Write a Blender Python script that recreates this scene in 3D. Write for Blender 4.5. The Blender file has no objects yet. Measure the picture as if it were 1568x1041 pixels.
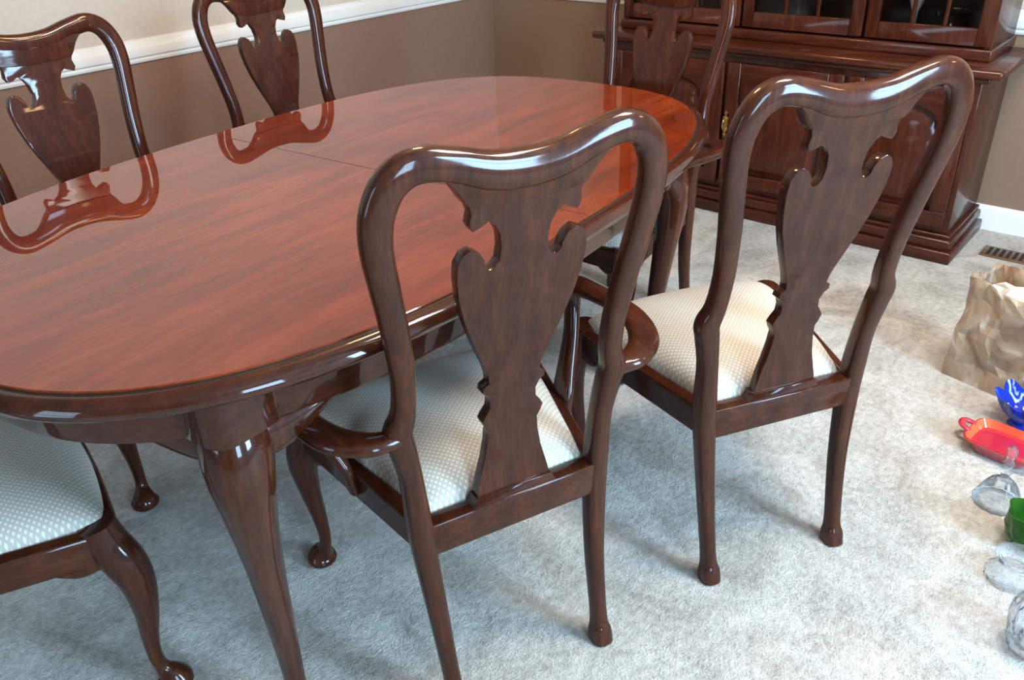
import bpy, bmesh, math, random
from mathutils import Vector, Matrix, noise
random.seed(4)
S=bpy.context.scene
COL=bpy.context.collection
# ------------------------------------------------------------------ camera
th,ro,ps=math.radians(29.711),math.radians(-2.359),math.radians(41.264)
d=Vector((math.cos(th)*math.cos(ps),math.cos(th)*math.sin(ps),-math.sin(th)))
r=Vector((math.sin(ps),-math.cos(ps),0));u=r.cross(d)
r2=r*math.cos(ro)+u*math.sin(ro);u2=u*math.cos(ro)-r*math.sin(ro)
M=Matrix(((r2.x,u2.x,-d.x,0),(r2.y,u2.y,-d.y,0),(r2.z,u2.z,-d.z,1.303),(0,0,0,1)))
cd=bpy.data.cameras.new('camera');co=bpy.data.objects.new('camera',cd);COL.objects.link(co)
co.matrix_world=M;cd.lens=1271.66*36/1568;cd.sensor_width=36;cd.clip_start=.02
S.camera=co
# ------------------------------------------------------------------ materials
def newmat(name):
    m=bpy.data.materials.new(name);m.use_nodes=True
    nt=m.node_tree;b=nt.nodes['Principled BSDF'];return m,nt,b
def N(nt,t,**k):
    n=nt.nodes.new(t)
    for a,v in k.items():
        if a in n.inputs.keys(): n.inputs[a].default_value=v
        else: setattr(n,a,v)
    return n
def ramp(nt,stops):
    n=nt.nodes.new('ShaderNodeValToRGB');e=n.color_ramp.elements
    while len(e)<len(stops): e.new(.5)
    for i,(p,c) in enumerate(stops): e[i].position=p;e[i].color=(*c,1)
    return n
def wood(name,dark,mid,light,scale=(3,30,30),rough=.3,coat=.5,crough=.12,bump=.05,spec=.4,cior=1.5,lo=.36,hi=.64,big=.25,fine=.45):
    m,nt,b=newmat(name);L=nt.links.new
    tc=N(nt,'ShaderNodeTexCoord');mp=N(nt,'ShaderNodeMapping');mp.inputs['Scale'].default_value=scale
    L(tc.outputs['Object'],mp.inputs[0])
    n1=N(nt,'ShaderNodeTexNoise',Scale=1.0,Detail=8.0,Roughness=.62,Distortion=.6);L(mp.outputs[0],n1.inputs['Vector'])
    mp2=N(nt,'ShaderNodeMapping');mp2.inputs['Scale'].default_value=tuple(s*5 for s in scale);L(tc.outputs['Object'],mp2.inputs[0])
    n2=N(nt,'ShaderNodeTexNoise',Scale=1.0,Detail=4.0,Roughness=.7);L(mp2.outputs[0],n2.inputs['Vector'])
    n3=N(nt,'ShaderNodeTexNoise',Scale=2.2,Detail=2.0);L(tc.outputs['Object'],n3.inputs['Vector'])
    mx=N(nt,'ShaderNodeMix',data_type='FLOAT');mx.inputs[0].default_value=fine;L(n1.outputs[0],mx.inputs[2]);L(n2.outputs[0],mx.inputs[3])
    mx2=N(nt,'ShaderNodeMix',data_type='FLOAT');mx2.inputs[0].default_value=big;L(mx.outputs[0],mx2.inputs[2]);L(n3.outputs[0],mx2.inputs[3])
    rp=ramp(nt,[(lo,dark),(.5,mid),(hi,light)]);L(mx2.outputs[0],rp.inputs[0]);L(rp.outputs[0],b.inputs['Base Color'])
    bp=N(nt,'ShaderNodeBump',Strength=bump,Distance=.002);L(n2.outputs[0],bp.inputs['Height']);L(bp.outputs[0],b.inputs['Normal'])
    b.inputs['Roughness'].default_value=rough;b.inputs['Specular IOR Level'].default_value=spec
    b.inputs['Coat Weight'].default_value=coat;b.inputs['Coat Roughness'].default_value=crough;b.inputs['Coat IOR'].default_value=cior
    return m
CD=((.015,.0024,.0006),(.041,.0080,.0021),(.082,.0200,.0056))
W_CH=wood('cherry_wood_chair',*CD,scale=(38,38,3),rough=.5,coat=.6,crough=.09,spec=.1,bump=.08)
W_CHX=wood('cherry_wood_chair_arm',*CD,scale=(25,5,25),rough=.5,coat=.6,crough=.09,spec=.1)
W_TOP=wood('cherry_veneer_top',(.072,.0068,.0006),(.150,.0175,.0015),(.245,.038,.0038),scale=(4,24,24),rough=.5,coat=1.0,crough=.008,bump=0,spec=.05,cior=1.75,lo=.37,hi=.64,big=.32,fine=.28)
W_TR=wood('cherry_wood_table_frame',(.016,.0028,.0008),(.040,.0078,.0022),(.072,.017,.005),scale=(5,30,30),rough=.4,coat=.8,crough=.05,spec=.1)
W_LEG=wood('cherry_wood_leg',(.016,.0028,.0008),(.044,.0086,.0024),(.080,.019,.0058),scale=(34,34,3),rough=.4,coat=.8,crough=.07,spec=.1)
W_CAB=wood('cherry_wood_cabinet',(.021,.0034,.0009),(.050,.0092,.0027),(.092,.021,.006),scale=(28,28,4),rough=.5,coat=.6,crough=.14,spec=.1)
W_CABH=wood('cherry_wood_cabinet_rail',(.021,.0034,.0009),(.050,.0092,.0027),(.092,.021,.006),scale=(28,4,28),rough=.5,coat=.6,crough=.14,spec=.1)
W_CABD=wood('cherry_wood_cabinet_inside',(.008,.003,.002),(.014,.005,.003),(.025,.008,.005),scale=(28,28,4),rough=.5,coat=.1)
def plain(name,c,rough=.5,metal=0,noise_amt=.06,nscale=8,bump=0,coat=0,spec=.5):
    m,nt,b=newmat(name);L=nt.links.new
    tc=N(nt,'ShaderNodeTexCoord');n=N(nt,'ShaderNodeTexNoise',Scale=nscale,Detail=4.0);L(tc.outputs['Object'],n.inputs['Vector'])
    a=tuple(max(0,x*(1-noise_amt)) for x in c);e=tuple(min(1,x*(1+noise_amt)) for x in c)
    rp=ramp(nt,[(.35,a),(.65,e)]);L(n.outputs[0],rp.inputs[0]);L(rp.outputs[0],b.inputs['Base Color'])
    b.inputs['Roughness'].default_value=rough;b.inputs['Metallic'].default_value=metal
    b.inputs['Coat Weight'].default_value=coat;b.inputs['Specular IOR Level'].default_value=spec
    if bump:
        bp=N(nt,'ShaderNodeBump',Strength=bump,Distance=.004);L(n.outputs[0],bp.inputs['Height']);L(bp.outputs[0],b.inputs['Normal'])
    return m
GROOVE=plain('dark_groove',(.006,.003,.002),.6)
WALL_LO=plain('wall_paint_taupe',(.235,.132,.088),.75,nscale=60,noise_amt=.03)
WALL_R=plain('wall_paint_tan',(.26,.160,.10),.75,nscale=60,noise_amt=.03)
WALL_HI=plain('wall_paint_light',(.59,.51,.42),.8,nscale=60,noise_amt=.03)
WALL_B=plain('wall_paint_back',(.16,.13,.10),.8,nscale=60,noise_amt=.03)
TRIM=plain('trim_white',(.85,.83,.78),.4,nscale=5,noise_amt=.02)
CEIL=plain('ceiling_white',(.34,.32,.29),.9,nscale=30,noise_amt=.02)
BRASS=plain('brass',(.75,.5,.2),.25,metal=1,nscale=30)
VENT=plain('vent_metal',(.20,.12,.06),.4,metal=.5)
def paper():
    m,nt,b=newmat('bag_paper');L=nt.links.new
    tc=N(nt,'ShaderNodeTexCoord');n=N(nt,'ShaderNodeTexNoise',Scale=5.5,Detail=3.0,Distortion=.8);L(tc.outputs['Object'],n.inputs['Vector'])
    rp=ramp(nt,[(.36,(.20,.12,.07)),(.44,(.34,.235,.15)),(.54,(.40,.295,.20)),(.60,(.62,.58,.52))]);L(n.outputs[0],rp.inputs[0]);L(rp.outputs[0],b.inputs['Base Color'])
    v=N(nt,'ShaderNodeTexVoronoi',Scale=14.0,feature='DISTANCE_TO_EDGE');L(tc.outputs['Object'],v.inputs['Vector'])
    bp=N(nt,'ShaderNodeBump',Strength=.7,Distance=.012);L(v.outputs['Distance'],bp.inputs['Height']);L(bp.outputs[0],b.inputs['Normal'])
    b.inputs['Roughness'].default_value=.3
    return m
PAPER=paper()
TISSUE=plain('tissue_paper',(.60,.57,.52),.6,nscale=20,noise_amt=.15,bump=.5)
SILVER=plain('silver',(.8,.8,.8),.15,metal=1)
CHINA=plain('china',(.75,.74,.72),.2,coat=.5)
SHADE=plain('added_panel_white',(.8,.78,.72),.4)  # frame of the added ceiling panel
def glass(name,c,base=.12,tint=.8,blend=.35,bump=.15):
    m,nt,b=newmat(name);L=nt.links.new;nt.nodes.remove(b);out=nt.nodes['Material Output']
    tc=N(nt,'ShaderNodeTexCoord');n=N(nt,'ShaderNodeTexVoronoi',Scale=60.0);L(tc.outputs['Object'],n.inputs['Vector'])
    bp=N(nt,'ShaderNodeBump',Strength=bump,Distance=.004);L(n.outputs[0],bp.inputs['Height'])
    t=N(nt,'ShaderNodeBsdfTransparent');t.inputs[0].default_value=(*c,1)
    gl=N(nt,'ShaderNodeBsdfGlossy');gl.inputs['Roughness'].default_value=.08;L(bp.outputs[0],gl.inputs['Normal'])
    df=N(nt,'ShaderNodeBsdfDiffuse');df.inputs[0].default_value=(*[min(1,x*tint) for x in c],1);L(bp.outputs[0],df.inputs['Normal'])
    fr=N(nt,'ShaderNodeLayerWeight',Blend=blend)
    m1=N(nt,'ShaderNodeMixShader');m1.inputs[0].default_value=base;L(t.outputs[0],m1.inputs[1]);L(df.outputs[0],m1.inputs[2])
    m2=N(nt,'ShaderNodeMixShader');L(fr.outputs['Fresnel'],m2.inputs[0]);L(m1.outputs[0],m2.inputs[1]);L(gl.outputs[0],m2.inputs[2]);L(m2.outputs[0],out.inputs[0])
    return m
G_CLEAR=glass('clear_crystal',(.93,.95,.97),.06,1,.14,.5);G_BLUE=glass('cobalt_glass',(.02,.06,.60),.5,1);G_GREEN=glass('green_glass',(.10,.36,.05),.28,.7,.25,.4)
G_PANE=glass('window_pane_glass',(.92,.93,.92),0.0,.5,.35,0)
RED=plain('red_glass_outer',(.45,.02,.04),.12,coat=1);ORANGE=plain('orange_glass_inner',(.80,.09,.03),.1,coat=1,nscale=9,noise_amt=.35)
def carpet():
    m,nt,b=newmat('carpet_pile');L=nt.links.new
    tc=N(nt,'ShaderNodeTexCoord')
    n1=N(nt,'ShaderNodeTexNoise',Scale=210.0,Detail=3.0,Roughness=.75);n2=N(nt,'ShaderNodeTexNoise',Scale=4.0,Detail=5.0,Distortion=2.0);n3=N(nt,'ShaderNodeTexNoise',Scale=60.0,Detail=3.0)
    for n in(n1,n2,n3): L(tc.outputs['Object'],n.inputs['Vector'])
    mx=N(nt,'ShaderNodeMix',data_type='FLOAT');mx.inputs[0].default_value=.5;L(n1.outputs[0],mx.inputs[2]);L(n2.outputs[0],mx.inputs[3])
    mx2=N(nt,'ShaderNodeMix',data_type='FLOAT');mx2.inputs[0].default_value=.28;L(mx.outputs[0],mx2.inputs[2]);L(n3.outputs[0],mx2.inputs[3])
    rp=ramp(nt,[(.38,(.35,.315,.265)),(.5,(.58,.54,.475)),(.60,(.76,.715,.64))]);L(mx2.outputs[0],rp.inputs[0]);L(rp.outputs[0],b.inputs['Base Color'])
    b.inputs['Roughness'].default_value=.95;b.inputs['Specular IOR Level'].default_value=.1
    b.inputs['Sheen Weight'].default_value=.15
    bp=N(nt,'ShaderNodeBump',Strength=1.0,Distance=.022);L(mx2.outputs[0],bp.inputs['Height']);L(bp.outputs[0],b.inputs['Normal'])
    return m
CARPET=carpet()
def fabric():
    m,nt,b=newmat('seat_fabric_dotted');L=nt.links.new
    tc=N(nt,'ShaderNodeTexCoord');mp=N(nt,'ShaderNodeMapping');mp.inputs['Rotation'].default_value=(0,0,math.radians(45));mp.inputs['Scale'].default_value=(135,135,135)
    L(tc.outputs['Object'],mp.inputs[0]);sx=N(nt,'ShaderNodeSeparateXYZ');L(mp.outputs[0],sx.inputs[0])
    def tri(o):
        f=N(nt,'ShaderNodeMath',operation='FRACT');L(o,f.inputs[0]);s=N(nt,'ShaderNodeMath',operation='SUBTRACT');L(f.outputs[0],s.inputs[0]);s.inputs[1].default_value=.5
        a=N(nt,'ShaderNodeMath',operation='ABSOLUTE');L(s.outputs[0],a.inputs[0]);return a
    a1,a2=tri(sx.outputs[0]),tri(sx.outputs[1])
    mxx=N(nt,'ShaderNodeMath',operation='MAXIMUM');L(a1.outputs[0],mxx.inputs[0]);L(a2.outputs[0],mxx.inputs[1])
    rp=ramp(nt,[(.16,(.66,.61,.53)),(.34,(.45,.39,.31))]);L(mxx.outputs[0],rp.inputs[0]);L(rp.outputs[0],b.inputs['Base Color'])
    b.inputs['Roughness'].default_value=.5;b.inputs['Sheen Weight'].default_value=.15
    bp=N(nt,'ShaderNodeBump',Strength=.3,Distance=.001,invert=True);L(mxx.outputs[0],bp.inputs['Height']);L(bp.outputs[0],b.inputs['Normal'])
    return m
FAB=fabric()
# ------------------------------------------------------------------ helpers
def finish(bm,name,mat,parent=None,smooth=True,angle=40,bevel=0,bseg=2,subsurf=0,link=True):
    bmesh.ops.remove_doubles(bm,verts=bm.verts,dist=1e-6)
    bmesh.ops.recalc_face_normals(bm,faces=bm.faces)
    me=bpy.data.meshes.new(name);bm.to_mesh(me);bm.free();me.materials.append(mat)
    o=bpy.data.objects.new(name,me);COL.objects.link(o)
    if smooth:
        me.shade_smooth()
        me.set_sharp_from_angle(angle=math.radians(angle))
    if bevel:
        md=o.modifiers.new('bevel','BEVEL');md.width=bevel;md.segments=bseg;md.limit_method='ANGLE';md.angle_limit=math.radians(40)
        me.shade_smooth()
    if subsurf:
        md=o.modifiers.new('sub','SUBSURF');md.levels=subsurf;md.render_levels=subsurf
    if parent: o.parent=parent
    return o
def empty(name,loc=(0,0,0),rz=0):
    e=bpy.data.objects.new(name,None);COL.objects.link(e);e.location=loc;e.rotation_euler=(0,0,rz);e.empty_display_size=.1;return e
def catmull(P,n=6):
    out=[]
    for i in range(len(P)-1):
        p0=P[max(i-1,0)];p1=P[i];p2=P[i+1];p3=P[min(i+2,len(P)-1)]
        for k in range(n):
            t=k/n
            out.append([.5*(2*b+(c-a)*t+(2*a-5*b+4*c-e)*t*t+(-a+3*b-3*c+e)*t**3) for a,b,c,e in zip(p0,p1,p2,p3)])
    out.append(list(P[-1]));return out
def sweep(bm,ctrl,ref=(0,1,0),n=6,seg=14,ex=2.6,interp=True):
    P=catmull(ctrl,n) if interp else ctrl
    ref=Vector(ref);rings=[]
    for i,p in enumerate(P):
        a=Vector(P[max(i-1,0)][:3]);c=Vector(P[min(i+1,len(P)-1)][:3]);T=(c-a).normalized()
        n1=T.cross(ref).normalized();n2=n1.cross(T).normalized();o=Vector(p[:3]);ring=[]
        for k in range(seg):
            an=2*math.pi*k/seg;cx,sx=math.cos(an),math.sin(an)
            x=math.copysign(abs(cx)**(2/ex),cx)*p[3];y=math.copysign(abs(sx)**(2/ex),sx)*p[4]
            ring.append(bm.verts.new(o+n1*x+n2*y))
        rings.append(ring)
    for A,B in zip(rings,rings[1:]):
        for k in range(seg): bm.faces.new((A[k],A[(k+1)%seg],B[(k+1)%seg],B[k]))
    bm.faces.new(rings[0][::-1]);bm.faces.new(rings[-1])
def polyex(bm,outline,t0,t1,fn,slices=None):
    tmp=bmesh.new();v=[tmp.verts.new((a,b,0)) for a,b in outline];f=tmp.faces.new(v)
    bmesh.ops.triangulate(tmp,faces=[f],ngon_method='EAR_CLIP')
    if slices:
        for z in slices: bmesh.ops.bisect_plane(tmp,geom=tmp.verts[:]+tmp.edges[:]+tmp.faces[:],plane_co=(0,z,0),plane_no=(0,1,0))
        bmesh.ops.bisect_plane(tmp,geom=tmp.verts[:]+tmp.edges[:]+tmp.faces[:],plane_co=(0,0,0),plane_no=(1,0,0))
    tmp.verts.index_update()
    A=[bm.verts.new(fn(q.co.x,q.co.y,t0)) for q in tmp.verts];B=[bm.verts.new(fn(q.co.x,q.co.y,t1)) for q in tmp.verts]
    for fc in tmp.faces:
        id=[q.index for q in fc.verts];bm.faces.new([A[i] for i in id]);bm.faces.new([B[i] for i in reversed(id)])
    for e in tmp.edges:
        if len(e.link_faces)==1:
            i,j=e.verts[0].index,e.verts[1].index;bm.faces.new((A[i],A[j],B[j],B[i]))
    tmp.free()
def boxbm(bm,x0,x1,y0,y1,z0,z1):
    v=[bm.verts.new((x,y,z)) for x in(x0,x1) for y in(y0,y1) for z in(z0,z1)]
    for f in((0,1,3,2),(4,6,7,5),(0,4,5,1),(2,3,7,6),(0,2,6,4),(1,5,7,3)): bm.faces.new([v[i] for i in f])
def box(name,x0,x1,y0,y1,z0,z1,mat,parent=None,bevel=.003):
    bm=bmesh.new();boxbm(bm,x0,x1,y0,y1,z0,z1)
    return finish(bm,name,mat,parent,smooth=False,bevel=bevel)
def lathe(bm,prof,seg=40,mod=None,origin=(0,0,0)):
    rings=[]
    for i,(rr,z) in enumerate(prof):
        ring=[]
        for k in range(seg):
            a=2*math.pi*k/seg;R,Z=rr,z
            if mod: R,Z=mod(a,rr,z,i)
            ring.append(bm.verts.new((origin[0]+R*math.cos(a),origin[1]+R*math.sin(a),origin[2]+Z)))
        rings.append(ring)
    for A,B in zip(rings,rings[1:]):
        for k in range(seg): bm.faces.new((A[k],A[(k+1)%seg],B[(k+1)%seg],B[k]))
    bm.faces.new(rings[0][::-1]);bm.faces.new(rings[-1])
# ------------------------------------------------------------------ chair
def yback(z):
    P=[(0,-.045),(.06,-.04),(.2,-.012),(.36,0),(.46,.002),(.60,-.010),(.72,-.034),(.83,-.056),(.93,-.074),(1.06,-.094)]
    for (a,b),(c,e) in zip(P,P[1:]):
        if z<=c: return b+(e-b)*(z-a)/(c-a)
    return P[-1][1]
def build_chair_meshes(scale_arm):
    parts=[]
    half=[(.152,-.050,0,.021,.024),(.152,-.046,.025,.020,.022),(.153,-.038,.06,.0145,.0175),(.157,-.014,.20,.017,.018),(.164,0,.34,.020,.021),(.168,.002,.42,.020,.022),
          (.173,-.002,.50,.018,.020),(.183,-.008,.562,.021,.020),(.188,-.012,.592,.022,.020),(.178,-.018,.628,.018,.018),(.176,-.030,.69,.0175,.017),(.184,-.046,.77,.019,.016),
          (.196,-.061,.85,.020,.016),(.203,-.070,.905,.021,.016),(.200,-.077,.950,.022,.016),(.181,-.082,.988,.022,.017),(.148,-.085,1.005,.022,.018),(.10,-.085,.997,.022,.018),(.05,-.084,.981,.025,.018)]
    full=[(-a,b,c,f,g) for a,b,c,f,g in half]+[(0,-.083,.976,.026,.018)]+[h for h in half[::-1]]
    bm=bmesh.new();sweep(bm,full,n=5,seg=20,ex=2.7)
    parts.append(('back_frame',finish(bm,'back_frame',W_CH,angle=60)))
    R=[(.072,.965),(.084,.950),(.084,.940),(.080,.930),(.083,.914),(.078,.904),(.066,.908),(.056,.914),(.046,.907),(.038,.892),(.035,.872),(.037,.852),(.044,.842),(.052,.840),(.058,.847),(.060,.858),(.067,.870),(.079,.877),(.090,.872),(.098,.858),(.099,.835),
       (.095,.800),(.086,.763),(.074,.728),(.061,.695),(.050,.668),(.044,.648),(.043,.636),(.052,.630),(.053,.620),(.044,.612),(.039,.599),(.040,.584),(.048,.573),(.053,.563),(.049,.552),(.043,.541),(.045,.516),(.051,.482),(.060,.448),(.066,.422),(.068,.395)]
    out=R+[(-a,b) for a,b in R[::-1]]
    sl=[.39+.02*i for i in range(1,30)]
    bm=bmesh.new();polyex(bm,out,-.010,.010,lambda a,b,t:(a,yback(b)+t,b),slices=sl)
    parts.append(('splat',finish(bm,'splat',W_CH,smooth=False,bevel=.0025,bseg=2)))
    C=[(.120,.985),(.102,.966),(.092,.950),(.084,.940),(.05,.936),(0,.934)]
    out=C+[(-a,b) for a,b in C[:-1][::-1]]
    bm=bmesh.new();polyex(bm,out,-.014,.014,lambda a,b,t:(a,yback(b)+t,b))
    parts.append(('crest_block',finish(bm,'crest_block',W_CH,smooth=False,bevel=.004)))
    bm=bmesh.new()
    prof=[(.080,.372),(.080,.395),(.074,.402),(.070,.415)]
    polyex(bm,prof+[(-a,b) for a,b in prof[::-1]],-.014,.014,lambda a,b,t:(a,t+.001,b));parts.append(('shoe',finish(bm,'shoe',W_CH,smooth=False,bevel=.003)))
    parts.append(('rear_rail',box('rear_rail',-.158,.158,-.016,.016,.335,.398,W_CHX)))
    def outl(off):
        pts=[(-.172+off,.0)]
        fx,fy=.262-off,.425-off;rr=.05
        def arc(cx,cy,a0,a1,n=6): return [(cx+rr*math.cos(math.radians(a0+(a1-a0)*i/n)),cy+rr*math.sin(math.radians(a0+(a1-a0)*i/n))) for i in range(n+1)]
        pts+=arc(-fx+rr,fy-rr,170,95)
        pts+=[(x,fy+.012*(1-(x/.21)**2)) for x in(-.14,-.07,0,.07,.14)]
        pts+=arc(fx-rr,fy-rr,85,10)
        pts.append((.172-off,.0));return pts
    bm=bmesh.new();o1,o2=outl(0),outl(.024);n=len(o1)
    loops=[[bm.verts.new((x,y,z)) for x,y in o] for o,z in((o2,.335),(o1,.335),(o1,.393),(o2,.400))]
    for A,B in zip(loops,loops[1:]+loops[:1]):
        for k in range(n-1): bm.faces.new((A[k],A[k+1],B[k+1],B[k]))
    bm.faces.new([l[0] for l in loops]);bm.faces.new([l[-1] for l in loops][::-1])
    parts.append(('seat_frame',finish(bm,'seat_frame',W_CHX,angle=35,bevel=.004)))
    bm=bmesh.new();NU,NV=30,28;g=[]
    for j in range(NV+1):
        v=j/NV;row=[]
        for i in range(NU+1):
            a=-1+2*i/NU;b=-1+2*v
            a=math.copysign(1-(1-abs(a))**1.4,a);b=math.copysign(1-(1-abs(b))**1.4,b)
            q=.10*((b+1)/2)**2
            aa=a*math.sqrt(1-q*b*b*1.2);bb=b*math.sqrt(1-q*a*a*1.2)
            vv=(bb+1)/2;hw=.150+(.252-.150)*vv
            x=aa*hw;y=.019+vv*.400+.012*(1-aa*aa)*vv
            h=((1-abs(a)**6)*(1-abs(b)**6));h=max(h,0)**.5
            row.append(bm.verts.new((x,y,.394+.046*h+.020*(1-a*a)*(1-b*b))))
        g.append(row)
    for j in range(NV):
        for i in range(NU): bm.faces.new((g[j][i],g[j][i+1],g[j+1][i+1],g[j+1][i]))
    parts.append(('seat_cushion',finish(bm,'seat_cushion',FAB,angle=180)))
    for sgn,nm in((-1,'leg_front_left'),(1,'leg_front_right')):
        bm=bmesh.new()
        k=[(.236,.392,.40,.030,.030),(.240,.398,.36,.033,.033),(.252,.412,.315,.034,.034),(.258,.420,.27,.029,.029),(.254,.418,.20,.021,.021),(.247,.410,.13,.015,.015),(.245,.408,.08,.0125,.0125),(.248,.413,.05,.014,.014),(.254,.422,.030,.024,.024),(.256,.425,.018,.031,.031),(.256,.425,.008,.030,.030),(.256,.425,0,.022,.022)]
        sweep(bm,[(sgn*a,b,c,f,g2) for a,b,c,f,g2 in k],n=5,seg=16,ex=2.2)
        sweep(bm,[(sgn*.235,.41,.345,.02,.012),(sgn*.20,.415,.330,.014,.011),(sgn*.17,.418,.336,.004,.008)],ref=(0,1,0),n=4,seg=10)
        sweep(bm,[(sgn*.25,.39,.345,.02,.012),(sgn*.243,.35,.330,.014,.011),(sgn*.236,.315,.336,.004,.008)],ref=(1,0,0),n=4,seg=10)
        parts.append((nm,finish(bm,nm,W_CH,angle=60)))
    if scale_arm:
        for sgn,nm in((-1,'arm_left'),(1,'arm_right')):
            bm=bmesh.new()
            k=[(.180,-.012,.585,.014,.013),(.200,-.016,.586,.018,.013),(.236,-.010,.588,.025,.013),(.276,.022,.592,.027,.013),(.300,.080,.597,.024,.013),(.303,.145,.600,.022,.013),(.293,.205,.601,.024,.013),(.283,.250,.600,.028,.014),(.281,.280,.594,.026,.014),(.281,.296,.586,.014,.010)]
            sweep(bm,[(sgn*a,b,c,f,g2) for a,b,c,f,g2 in k],ref=(0,0,1),n=6,seg=14,ex=2.4)
            k=[(.282,.255,.600,.016,.018),(.282,.262,.565,.014,.017),(.268,.245,.50,.013,.018),(.243,.222,.44,.014,.023),(.224,.205,.395,.012,.028),(.217,.200,.350,.010,.028)]
            sweep(bm,[(sgn*a,b,c,f,g2) for a,b,c,f,g2 in k],ref=(0,1,0),n=5,seg=12,ex=2.6)
            parts.append((nm,finish(bm,nm,W_CHX,angle=60)))
    return parts
proto={}
def place_chair(x,y,rz,arms=False,name='dining_chair'):
    e=empty(name,(x,y,0),math.radians(rz))
    if arms not in proto:
        proto[arms]=build_chair_meshes(arms)
        for n,o in proto[arms]: o.parent=e
    else:
        for n,o in proto[arms]:
            c=o.copy();COL.objects.link(c);c.parent=e
    return e
place_chair(.807,.722,-21.65,True)
place_chair(1.352,.497,-30.41,False)
place_chair(.828,2.125,180.9,False)
place_chair(1.576,2.293,179.0,False)
place_chair(2.168,1.322,84.9,True)
place_chair(-.008,1.515,-102,False)
# ------------------------------------------------------------------ table
TX,TY,TR=1.094,1.335,math.radians(4.61)
A_,B_,NN=.912,.558,2.82
te=empty('dining_table',(TX,TY,0),TR)
def sup(off,k,n=160,a=A_,b=B_):
    t=2*math.pi*k/n;c,s=math.cos(t),math.sin(t)
    return (math.copysign(abs(c)**(2/NN),c)*(a-off),math.copysign(abs(s)**(2/NN),s)*(b-off))
def ring_loft(name,prof,mat,cap_lo=False,cap_hi=False,angle=30,n=240,closed=False):
    bm=bmesh.new();rings=[]
    for off,z in prof: rings.append([bm.verts.new((*sup(off,k,n),z)) for k in range(n)])
    prs=list(zip(rings,rings[1:]))
    if closed: prs.append((rings[-1],rings[0]))
    for P,Q in prs:
        for k in range(n): bm.faces.new((P[k],P[(k+1)%n],Q[(k+1)%n],Q[k]))
    if cap_lo: bm.faces.new(rings[0][::-1])
    if cap_hi: bm.faces.new(rings[-1])
    return finish(bm,name,mat,te,angle=angle)
ring_loft('top_rim',[(.075,.722),(.03,.722),(.016,.722),(.008,.726),(.002,.733),(0,.741),(.003,.749),(.010,.755),(.018,.757),(.022,.756),(.034,.756)],W_TR,cap_lo=True)
ring_loft('glass_gap',[(.0205,.7566),(.0250,.7572)],GROOVE)
ring_loft('top_surface',[(.0250,.755),(.0250,.7595),(.0265,.7605)],W_TOP,cap_hi=True)
ring_loft('apron',[(.095,.645),(.070,.645),(.066,.648),(.064,.655),(.060,.725),(.085,.725)],W_TR,closed=True)
bm=bmesh.new();boxbm(bm,-.0007,.0007,-.53,.53,.7600,.76070);finish(bm,'leaf_seam',GROOVE,te,smooth=False)
bm=bmesh.new();boxbm(bm,-.0015,.0015,-.503,-.4975,.645,.722);boxbm(bm,-.0015,.0015,.4975,.503,.645,.722);finish(bm,'apron_joint',GROOVE,te,smooth=False)
lx,ly=.665,.350
for i,(sx_,sy_) in enumerate(((-1,-1),(1,-1),(-1,1),(1,1))):
    bm=bmesh.new()
    dx,dy=.62*sx_,.78*sy_
    def P_(o,z,rr): return (lx*sx_+dx*o,ly*sy_+dy*o,z,rr,rr)
    sweep(bm,[P_(0,.72,.038),P_(.004,.66,.044),P_(.016,.61,.050),P_(.028,.56,.046),P_(.028,.50,.038),P_(.018,.40,.0295),P_(.004,.28,.024),P_(-.006,.16,.0195),P_(-.008,.09,.0175),P_(-.004,.06,.020),P_(.008,.038,.033),P_(.012,.022,.042),P_(.012,.01,.040),P_(.012,0,.03)],n=5,seg=20,ex=2.2)
    sweep(bm,[(lx*sx_,ly*sy_,.612,.044,.034),(lx*sx_-sx_*.05,ly*sy_+sy_*.03,.615,.034,.026),(lx*sx_-sx_*.10,ly*sy_+sy_*.05,.632,.020,.018),(lx*sx_-sx_*.14,ly*sy_+sy_*.065,.648,.006,.010)],n=5,seg=12)
    sweep(bm,[(lx*sx_,ly*sy_,.612,.044,.034),(lx*sx_+sx_*.03,ly*sy_-sy_*.06,.615,.034,.026),(lx*sx_+sx_*.06,ly*sy_-sy_*.10,.632,.020,.018),(lx*sx_+sx_*.085,ly*sy_-sy_*.14,.648,.006,.010)],ref=(1,0,0),n=5,seg=12)
    finish(bm,'leg_%d'%(i+1),W_LEG,te,angle=60)
    bm=bmesh.new()
    sweep(bm,[(lx*sx_,ly*sy_,.646,.062,.062),(lx*sx_,ly*sy_,.722,.062,.062)],n=1,seg=24,ex=4,interp=False)
    finish(bm,'leg_block_%d'%(i+1),W_TR,te,angle=40)
# ------------------------------------------------------------------ room
WX,WY,RZ=3.502,3.112,.722
X0,Y0,HZ=-2.3,-1.9,2.45
def wall(name,boxes,mat):
    bm=bmesh.new()
    for b in boxes: boxbm(bm,*b)
    return finish(bm,name,mat,smooth=False)
wall('floor',[(X0,WX,Y0,WY,-.06,0)],CARPET)
wall('ceiling',[(X0,WX,Y0,WY,HZ,HZ+.08)],CEIL)
def twotone(o):
    o.data.materials.append(WALL_HI)
    bm=bmesh.new();bm.from_mesh(o.data);bmesh.ops.bisect_plane(bm,geom=bm.verts[:]+bm.edges[:]+bm.faces[:],plane_co=(0,0,RZ+.03),plane_no=(0,0,1))
    for f in bm.faces:
        if f.calc_center_median().z>RZ+.03: f.material_index=1
    bm.to_mesh(o.data);bm.free()
twotone(wall('wall_left',[(X0,WX+.1,WY,WY+.1,0,HZ)],WALL_LO))
twotone(wall('wall_right',[(WX,WX+.1,Y0,WY,0,HZ)],WALL_R))
wz0,wz1=.45,2.15
WB=[(-.75,.05),(.95,1.75)]
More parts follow.
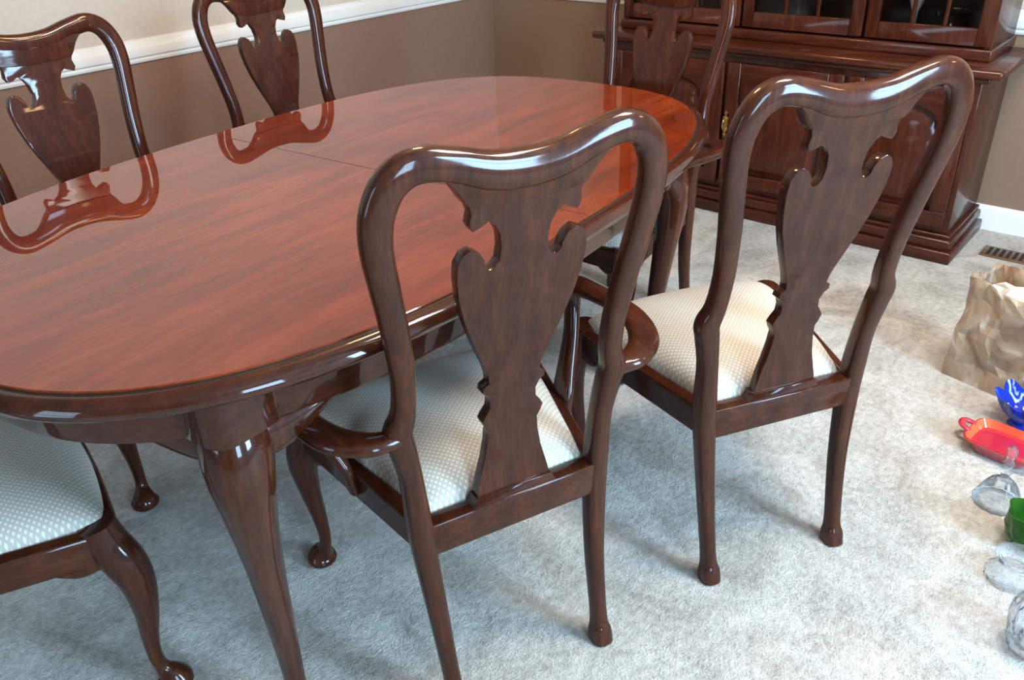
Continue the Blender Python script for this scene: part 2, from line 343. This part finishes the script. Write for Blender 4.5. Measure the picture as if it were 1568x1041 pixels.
wall('wall_back',[(X0,WB[0][0],Y0-.1,Y0,0,HZ),(WB[0][1],WB[1][0],Y0-.1,Y0,0,HZ),(WB[1][1],WX,Y0-.1,Y0,0,HZ)]+[(a,b,Y0-.1,Y0,0,wz0) for a,b in WB]+[(a,b,Y0-.1,Y0,wz1,HZ) for a,b in WB],WALL_B)
wy0,wy1=.6,1.5
wall('wall_near',[(X0-.1,X0,Y0,wy0,0,HZ),(X0-.1,X0,wy1,WY,0,HZ),(X0-.1,X0,wy0,wy1,0,wz0),(X0-.1,X0,wy0,wy1,wz1,HZ)],WALL_B)
def winframe(name,horizontal,a0,a1,c):
    bm=bmesh.new()
    def bb(s0,s1,z0,z1,t=.02):
        if horizontal: boxbm(bm,s0,s1,c-t,c+t,z0,z1)
        else: boxbm(bm,c-t,c+t,s0,s1,z0,z1)
    bb(a0,a0+.05,wz0,wz1);bb(a1-.05,a1,wz0,wz1);bb(a0,a1,wz0,wz0+.05);bb(a0,a1,wz1-.05,wz1);bb(a0,a1,1.28,1.33)
    finish(bm,name,TRIM,smooth=False)
winframe('window_1',True,*WB[0],Y0-.05);winframe('window_2',True,*WB[1],Y0-.05);winframe('window_3',False,wy0,wy1,X0-.05)
def mould(name,along_x,prof,z0,a=25):
    bm=bmesh.new();E=[]
    for s in((X0,WX) if along_x else (Y0,WY)):
        E.append([bm.verts.new((s,WY-p,z0+z) if along_x else (WX-p,s,z0+z)) for p,z in prof])
    for k in range(len(prof)-1): bm.faces.new((E[0][k],E[0][k+1],E[1][k+1],E[1][k]))
    bm.faces.new(E[0]);bm.faces.new(E[1][::-1])
    finish(bm,name,TRIM,angle=a)
RP=[(0,.0),(.010,.0),(.014,.008),(.014,.016),(.022,.022),(.026,.034),(.026,.050),(.020,.056),(.012,.060),(.012,.072),(.006,.078),(0,.080)]
mould('trim_1',True,RP,RZ);mould('trim_2',False,RP,RZ)
BP=[(0,0),(.014,0),(.014,.075),(.010,.085),(.006,.092),(0,.095)]
mould('baseboard_left',True,BP,0);mould('baseboard_right',False,BP,0)
# ------------------------------------------------------------------ china cabinet
ce=empty('china_cabinet',(0,0,0))
CY0,CY1=.59,2.12
box('plinth_lower',3.058,3.48,CY0,CY1,0,.045,W_CABH,ce,.006)
box('plinth_upper',3.070,3.48,CY0+.012,CY1-.012,.045,.085,W_CABH,ce,.010)
box('plinth_cap',3.082,3.48,CY0+.022,CY1-.022,.085,.100,W_CABH,ce,.005)
box('carcass',3.095,3.48,CY0+.035,CY1-.035,.100,.640,W_CAB,ce,.003)
box('ledge_under',3.070,3.48,CY0+.008,CY1-.008,.632,.652,W_CABH,ce,.008)
box('ledge',3.040,3.48,CY0-.03,CY1+.03,.652,.684,W_CABH,ce,.012)
def yz(x): return lambda a,b,t:(x-t,a,b)
def arch(hw,z0,z1,rise,c,n=14):
    pts=[(c-hw,z0),(c+hw,z0),(c+hw,z1)]
    sh=hw*.80
    pts+=[(c+hw-.004,z1+.004),(c+sh+.008,z1+.006),(c+sh,z1+.012)]
    for i in range(1,n):
        t=i/n;x=sh*math.cos(math.pi*t);pts.append((c+x,z1+.012+rise*math.sin(math.pi*t)**.8))
    pts+=[(c-sh,z1+.012),(c-sh-.008,z1+.006),(c-hw+.004,z1+.004),(c-hw,z1)]
    return pts
edges=[CY0+.045,1.06,1.53,CY1-.045]
for i in range(3):
    y0,y1=edges[i]+.008,edges[i+1]-.008;c=(y0+y1)/2;hw=(y1-y0)/2
    z0,z1=.125,.612
    A=arch(hw-.055,z0+.055,z1-.155,.075,c)
    bm=bmesh.new()
    boxbm(bm,3.072,3.097,y0,y1,z0,z0+.055);boxbm(bm,3.072,3.097,y0,y0+.055,z0+.055,z1);boxbm(bm,3.072,3.097,y1-.055,y1,z0+.055,z1)
    finish(bm,'door_frame_%d'%(i+1),W_CAB,ce,smooth=False,bevel=.004)
    top=[p for p in A[2:]]
    bm=bmesh.new();polyex(bm,top+[(c-hw+.055,z1),(c+hw-.055,z1)],0,.025,yz(3.097));finish(bm,'door_top_%d'%(i+1),W_CABH,ce,smooth=False,bevel=.004)
    P1=arch(hw-.066,z0+.066,z1-.170,.072,c);P2=arch(hw-.098,z0+.098,z1-.198,.066,c)
    bm=bmesh.new();v1=[bm.verts.new((3.0945,a,b)) for a,b in P1];v2=[bm.verts.new((3.074,a,b)) for a,b in P2];n=len(v1)
    for k in range(n): bm.faces.new((v1[k],v1[(k+1)%n],v2[(k+1)%n],v2[k]))
    bm.faces.new(v2);finish(bm,'door_panel_%d'%(i+1),W_CAB,ce,smooth=False,bevel=.002)
def pull(y,z,nm,x=3.072):
    bm=bmesh.new()
    out=[(0,-.055),(.008,-.042),(.004,-.034),(.012,-.024),(.010,-.008),(.014,0),(.010,.008),(.012,.024),(.004,.034),(.008,.042),(0,.055)]
    polyex(bm,[(y+a,z+b) for a,b in out]+[(y-a,z+b) for a,b in out[1:-1][::-1]],0,.003,yz(x))
    sweep(bm,[(x-.002,y,z+.022,.003,.003),(x-.018,y,z+.018,.003,.003),(x-.024,y,z,.004,.004),(x-.018,y,z-.018,.003,.003),(x-.002,y,z-.022,.003,.003)],n=5,seg=8)
    finish(bm,nm,BRASS,ce,angle=50)
pull(1.510,.375,'pull_1');pull(1.090,.375,'pull_2')
HX=3.165;HY0,HY1=CY0+.05,CY1-.05;HB=.684
box('hutch_base',HX-.01,3.48,HY0-.008,HY1+.008,HB,.722,W_CABH,ce,.006)
box('hutch_side_1',HX,3.48,HY0,HY0+.025,.722,2.0,W_CAB,ce);box('hutch_side_2',HX,3.48,HY1-.025,HY1,.722,2.0,W_CAB,ce)
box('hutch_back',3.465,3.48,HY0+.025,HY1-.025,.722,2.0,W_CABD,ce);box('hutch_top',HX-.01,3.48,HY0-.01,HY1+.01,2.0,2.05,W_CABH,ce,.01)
box('hutch_crown',HX-.05,3.48,HY0-.045,HY1+.045,2.05,2.10,W_CABH,ce,.02)
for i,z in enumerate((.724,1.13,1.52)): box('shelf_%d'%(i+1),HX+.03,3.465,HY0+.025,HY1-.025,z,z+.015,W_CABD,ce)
he=[HY0,1.06,1.53,HY1]
for i in range(3):
    y0,y1=he[i]+.006,he[i+1]-.006;bm=bmesh.new()
    xa,xb=HX-.004,HX+.018
    boxbm(bm,xa,xb,y0,y0+.045,.730,1.985);boxbm(bm,xa,xb,y1-.045,y1,.730,1.985);boxbm(bm,xa,xb,y0+.045,y1-.045,.730,.785);boxbm(bm,xa,xb,y0+.045,y1-.045,1.93,1.985)
    w=(y1-y0-.09)/3
    for k in(1,2): boxbm(bm,xa+.004,xb-.004,y0+.045+w*k-.006,y0+.045+w*k+.006,.785,1.93)
    for z in(1.08,1.36,1.64): boxbm(bm,xa+.005,xb-.005,y0+.045,y1-.045,z-.006,z+.006)
    finish(bm,'glass_door_%d'%(i+1),W_CAB,ce,smooth=False,bevel=.002)
    bm=bmesh.new();boxbm(bm,HX+.006,HX+.009,y0+.04,y1-.04,.780,1.935);finish(bm,'pane_%d'%(i+1),G_PANE,ce,smooth=False)
for i,(y,rr,h,mt) in enumerate(((.82,.06,.07,SILVER),(.95,.035,.16,CHINA),(1.38,.04,.14,SILVER),(1.80,.035,.15,SILVER))):
    bm=bmesh.new();lathe(bm,[(rr*.5,0),(rr*.55,.006),(rr*.25,.012),(rr*.3,h*.35),(rr*.9,h*.7),(rr,h),(rr*.95,h),(rr*.8,h*.72),(.004,h*.45)],seg=24,origin=(3.35,y,.739));finish(bm,'display_bowl_%d'%(i+1),mt,ce,angle=50)
# ------------------------------------------------------------------ floor vent
ve=empty('floor_vent',(3.27,.40,0))
bm=bmesh.new();boxbm(bm,-.05,.05,-.13,.13,0,.006)
finish(bm,'vent_plate',VENT,ve,smooth=False,bevel=.002)
bm=bmesh.new()
for k in range(11): boxbm(bm,-.036,.036,-.115+k*.0215,-.103+k*.0215,.006,.0068)
finish(bm,'vent_slots',GROOVE,ve,smooth=False)
# ------------------------------------------------------------------ clutter
be=empty('paper_bag',(2.345,.262,0),math.radians(-14))
bm=bmesh.new()
NB,NR=48,11
def bagpt(s,z):
    s=s%4;k=int(s);t=s-k;hw,hd=.118,.072;fl=1-.03*z/.30
    c=[(-hd,-hw),(hd,-hw),(hd,hw),(-hd,hw)];a=c[k];b=c[(k+1)%4]
    return ((a[0]+(b[0]-a[0])*t)*fl,(a[1]+(b[1]-a[1])*t)*fl)
rings=[]
for j in range(NR+1):
    z=.300*j/NR;ring=[]
    for i in range(NB):
        x,y=bagpt(4*i/NB,z);a=.0 if j==0 else .0035
        nn=noise.noise_vector(Vector((x*13,y*13,z*11)))*(.016*min(1,j/3))
        zz=z+(random.uniform(-.006,.006) if 0<j<NR else 0)+(.012*math.sin(i*.4)+random.uniform(-.003,.003) if j==NR else 0)
        ring.append(bm.verts.new((x+nn.x+random.uniform(-a,a),y+nn.y+random.uniform(-a,a),zz)))
    rings.append(ring)
for A,B in zip(rings,rings[1:]):
    for k in range(NB):
        q=(A[k],A[(k+1)%NB],B[(k+1)%NB],B[k])
        if random.random()<.5: bm.faces.new((q[0],q[1],q[2]));bm.faces.new((q[0],q[2],q[3]))
        else: bm.faces.new((q[0],q[1],q[3]));bm.faces.new((q[1],q[2],q[3]))
bm.faces.new(rings[0][::-1])
o=finish(bm,'bag_body',PAPER,be,angle=14);md=o.modifiers.new('solid','SOLIDIFY');md.thickness=.0015
bm=bmesh.new();bmesh.ops.create_icosphere(bm,subdivisions=3,radius=1)
for v in bm.verts:
    v.co=Vector((v.co.x*.052,v.co.y*.090,v.co.z*.05+.240))+Vector([random.uniform(-.010,.010) for _ in range(3)])
finish(bm,'tissue_paper',TISSUE,be,angle=12)
e=empty('blue_glass_bowl',(2.160,.160,0))
bm=bmesh.new()
prof=[(.028,0),(.032,.004),(.024,.012),(.034,.024),(.052,.042),(.062,.060),(.070,.084),(.068,.085),(.058,.060),(.047,.045),(.030,.026),(.002,.020)]
def ruf(a,rr,z,i):
    f=max(0,(z-.04)/.045);return rr*(1+.13*f*math.cos(7*a)),z+.010*f*math.cos(7*a+.6)
lathe(bm,prof,84,ruf);finish(bm,'bowl',G_BLUE,e,angle=60)
e=empty('red_glass_dish',(2.010,.165,0),math.radians(-8))
def sq(h,z,n=48,ex=5,b=None):
    b=b or h;o=[]
    for k in range(n):
        a=2*math.pi*k/n;c,s=math.cos(a),math.sin(a);o.append((math.copysign(abs(c)**(2/ex),c)*b,math.copysign(abs(s)**(2/ex),s)*h,z))
    return o
def loft(bm,R):
    rings=[[bm.verts.new(p) for p in q] for q in R]
    for A,B in zip(rings,rings[1:]):
        n=len(A)
        for k in range(n): bm.faces.new((A[k],A[(k+1)%n],B[(k+1)%n],B[k]))
    bm.faces.new(rings[0][::-1]);bm.faces.new(rings[-1])
bm=bmesh.new();loft(bm,[sq(.060,0,b=.045),sq(.064,.004,b=.050),sq(.074,.022,b=.058),sq(.088,.038,b=.068),sq(.085,.039,b=.065),sq(.072,.022,b=.055)]);finish(bm,'dish_outer',RED,e,angle=40)
bm=bmesh.new()
R=[sq(.0845,.0395,b=.0645),sq(.071,.0225,b=.054),sq(.060,.008,b=.046)]
rings=[[bm.verts.new(p) for p in q] for q in R]
for A,B in zip(rings,rings[1:]):
    for k in range(48): bm.faces.new((A[k],A[(k+1)%48],B[(k+1)%48],B[k]))
bm.faces.new(rings[-1]);finish(bm,'dish_inner',ORANGE,e,angle=40)
bm=bmesh.new()
for q in(-1,1): sweep(bm,[(-.02,q*.082,.037,.007,.005),(-.014,q*.102,.042,.008,.005),(0,q*.108,.044,.009,.005),(.014,q*.102,.042,.008,.005),(.02,q*.082,.037,.007,.005)],ref=(0,0,1),n=5,seg=8)
finish(bm,'dish_handles',RED,e,angle=60)
e=empty('crystal_bell',(1.808,.132,0))
bm=bmesh.new()
def fac(a,rr,z,i): return rr*(1+.035*math.cos(16*a)),z
lathe(bm,[(.050,0),(.052,.003),(.044,.022),(.036,.042),(.026,.058),(.013,.068),(.007,.076),(.012,.086),(.007,.096),(.012,.108),(.006,.120),(.010,.134),(.011,.144),(.006,.154),(.001,.156)],48,fac);finish(bm,'bell',G_CLEAR,e,angle=50)
e=empty('green_glass_bowl',(1.70,.045,0))
bm=bmesh.new()
def sw(a,rr,z,i): return rr*(1+.08*math.cos(6*a+z*60)),z
lathe(bm,[(.025,0),(.030,.004),(.045,.020),(.052,.045),(.050,.065),(.055,.085),(.052,.086),(.046,.064),(.046,.045),(.036,.022),(.002,.012)],72,sw);finish(bm,'bowl',G_GREEN,e,angle=60)
e=empty('crystal_candle_holder',(1.575,.050,0))
bm=bmesh.new();lathe(bm,[(.045,0),(.050,.004),(.048,.012),(.028,.022),(.018,.030),(.028,.040),(.038,.052),(.040,.060),(.034,.060),(.024,.048),(.001,.038)],48,fac);finish(bm,'holder',G_CLEAR,e,angle=50)
e=empty('crystal_jar',(1.405,-.020,0))
bm=bmesh.new();lathe(bm,[(.034,0),(.040,.004),(.044,.03),(.050,.07),(.048,.10),(.036,.12),(.040,.135),(.037,.135),(.033,.12),(.044,.098),(.045,.07),(.039,.03),(.030,.012),(.001,.010)],48,fac);finish(bm,'jar',G_CLEAR,e,angle=50)
# ------------------------------------------------------------------ lights
def area(name,loc,target,sx_,sy_,power,color,up='Y'):
    l=bpy.data.lights.new(name,'AREA');l.shape='RECTANGLE';l.size=sx_;l.size_y=sy_;l.energy=power;l.color=color
    o=bpy.data.objects.new(name,l);COL.objects.link(o);o.location=loc
    o.rotation_euler=(Vector(target)-Vector(loc)).to_track_quat('-Z',up).to_euler();return o
for i,(a,b) in enumerate(WB):
    area('window_light_%d'%(i+1),((a+b)/2,Y0-.12,1.3),((a+b)/2,1,1.3),.78,1.6,(110,200)[i],(.44,.72,1))
area('window_light_3',(X0-.12,(wy0+wy1)/2,1.3),(1,(wy0+wy1)/2,1.3),.88,1.6,28,(.55,.78,1))
# added, unseen ceiling panel, stretched so a chair splat mirrors it brightly
fe=empty('added_ceiling_light',(1.62,.02,HZ),math.radians(20.8))
bm=bmesh.new()
for q in((-.29,-.25,-.50,.50),(.25,.29,-.50,.50),(-.25,.25,-.50,-.46),(-.25,.25,.46,.50)): boxbm(bm,q[0],q[1],q[2],q[3],-.05,0)
boxbm(bm,-.25,.25,-.46,.46,-.02,0)
finish(bm,'added_panel_frame',SHADE,fe,smooth=False)
l=bpy.data.lights.new('added_ceiling_panel','AREA');l.shape='RECTANGLE';l.size=.48;l.size_y=.90;l.energy=58;l.color=(1,.93,.84)
o=bpy.data.objects.new('added_ceiling_panel',l);COL.objects.link(o);o.parent=fe;o.location=(0,0,-.03)
def point(name,loc,power,color,rad):
    l=bpy.data.lights.new(name,'POINT');l.energy=power;l.color=color;l.shadow_soft_size=rad
    o=bpy.data.objects.new(name,l);COL.objects.link(o);o.location=loc;return o
point('chandelier_light',(1.40,1.45,1.95),48,(1,.60,.28),.12)
point('warm_lamp_light',(2.3,-1.1,1.8),20,(1,.60,.30),.12)
w=bpy.data.worlds.new('world');S.world=w;w.use_nodes=True
w.node_tree.nodes['Background'].inputs[0].default_value=(.6,.78,1,1);w.node_tree.nodes['Background'].inputs[1].default_value=1.2
S.view_settings.view_transform='Standard';S.view_settings.exposure=0
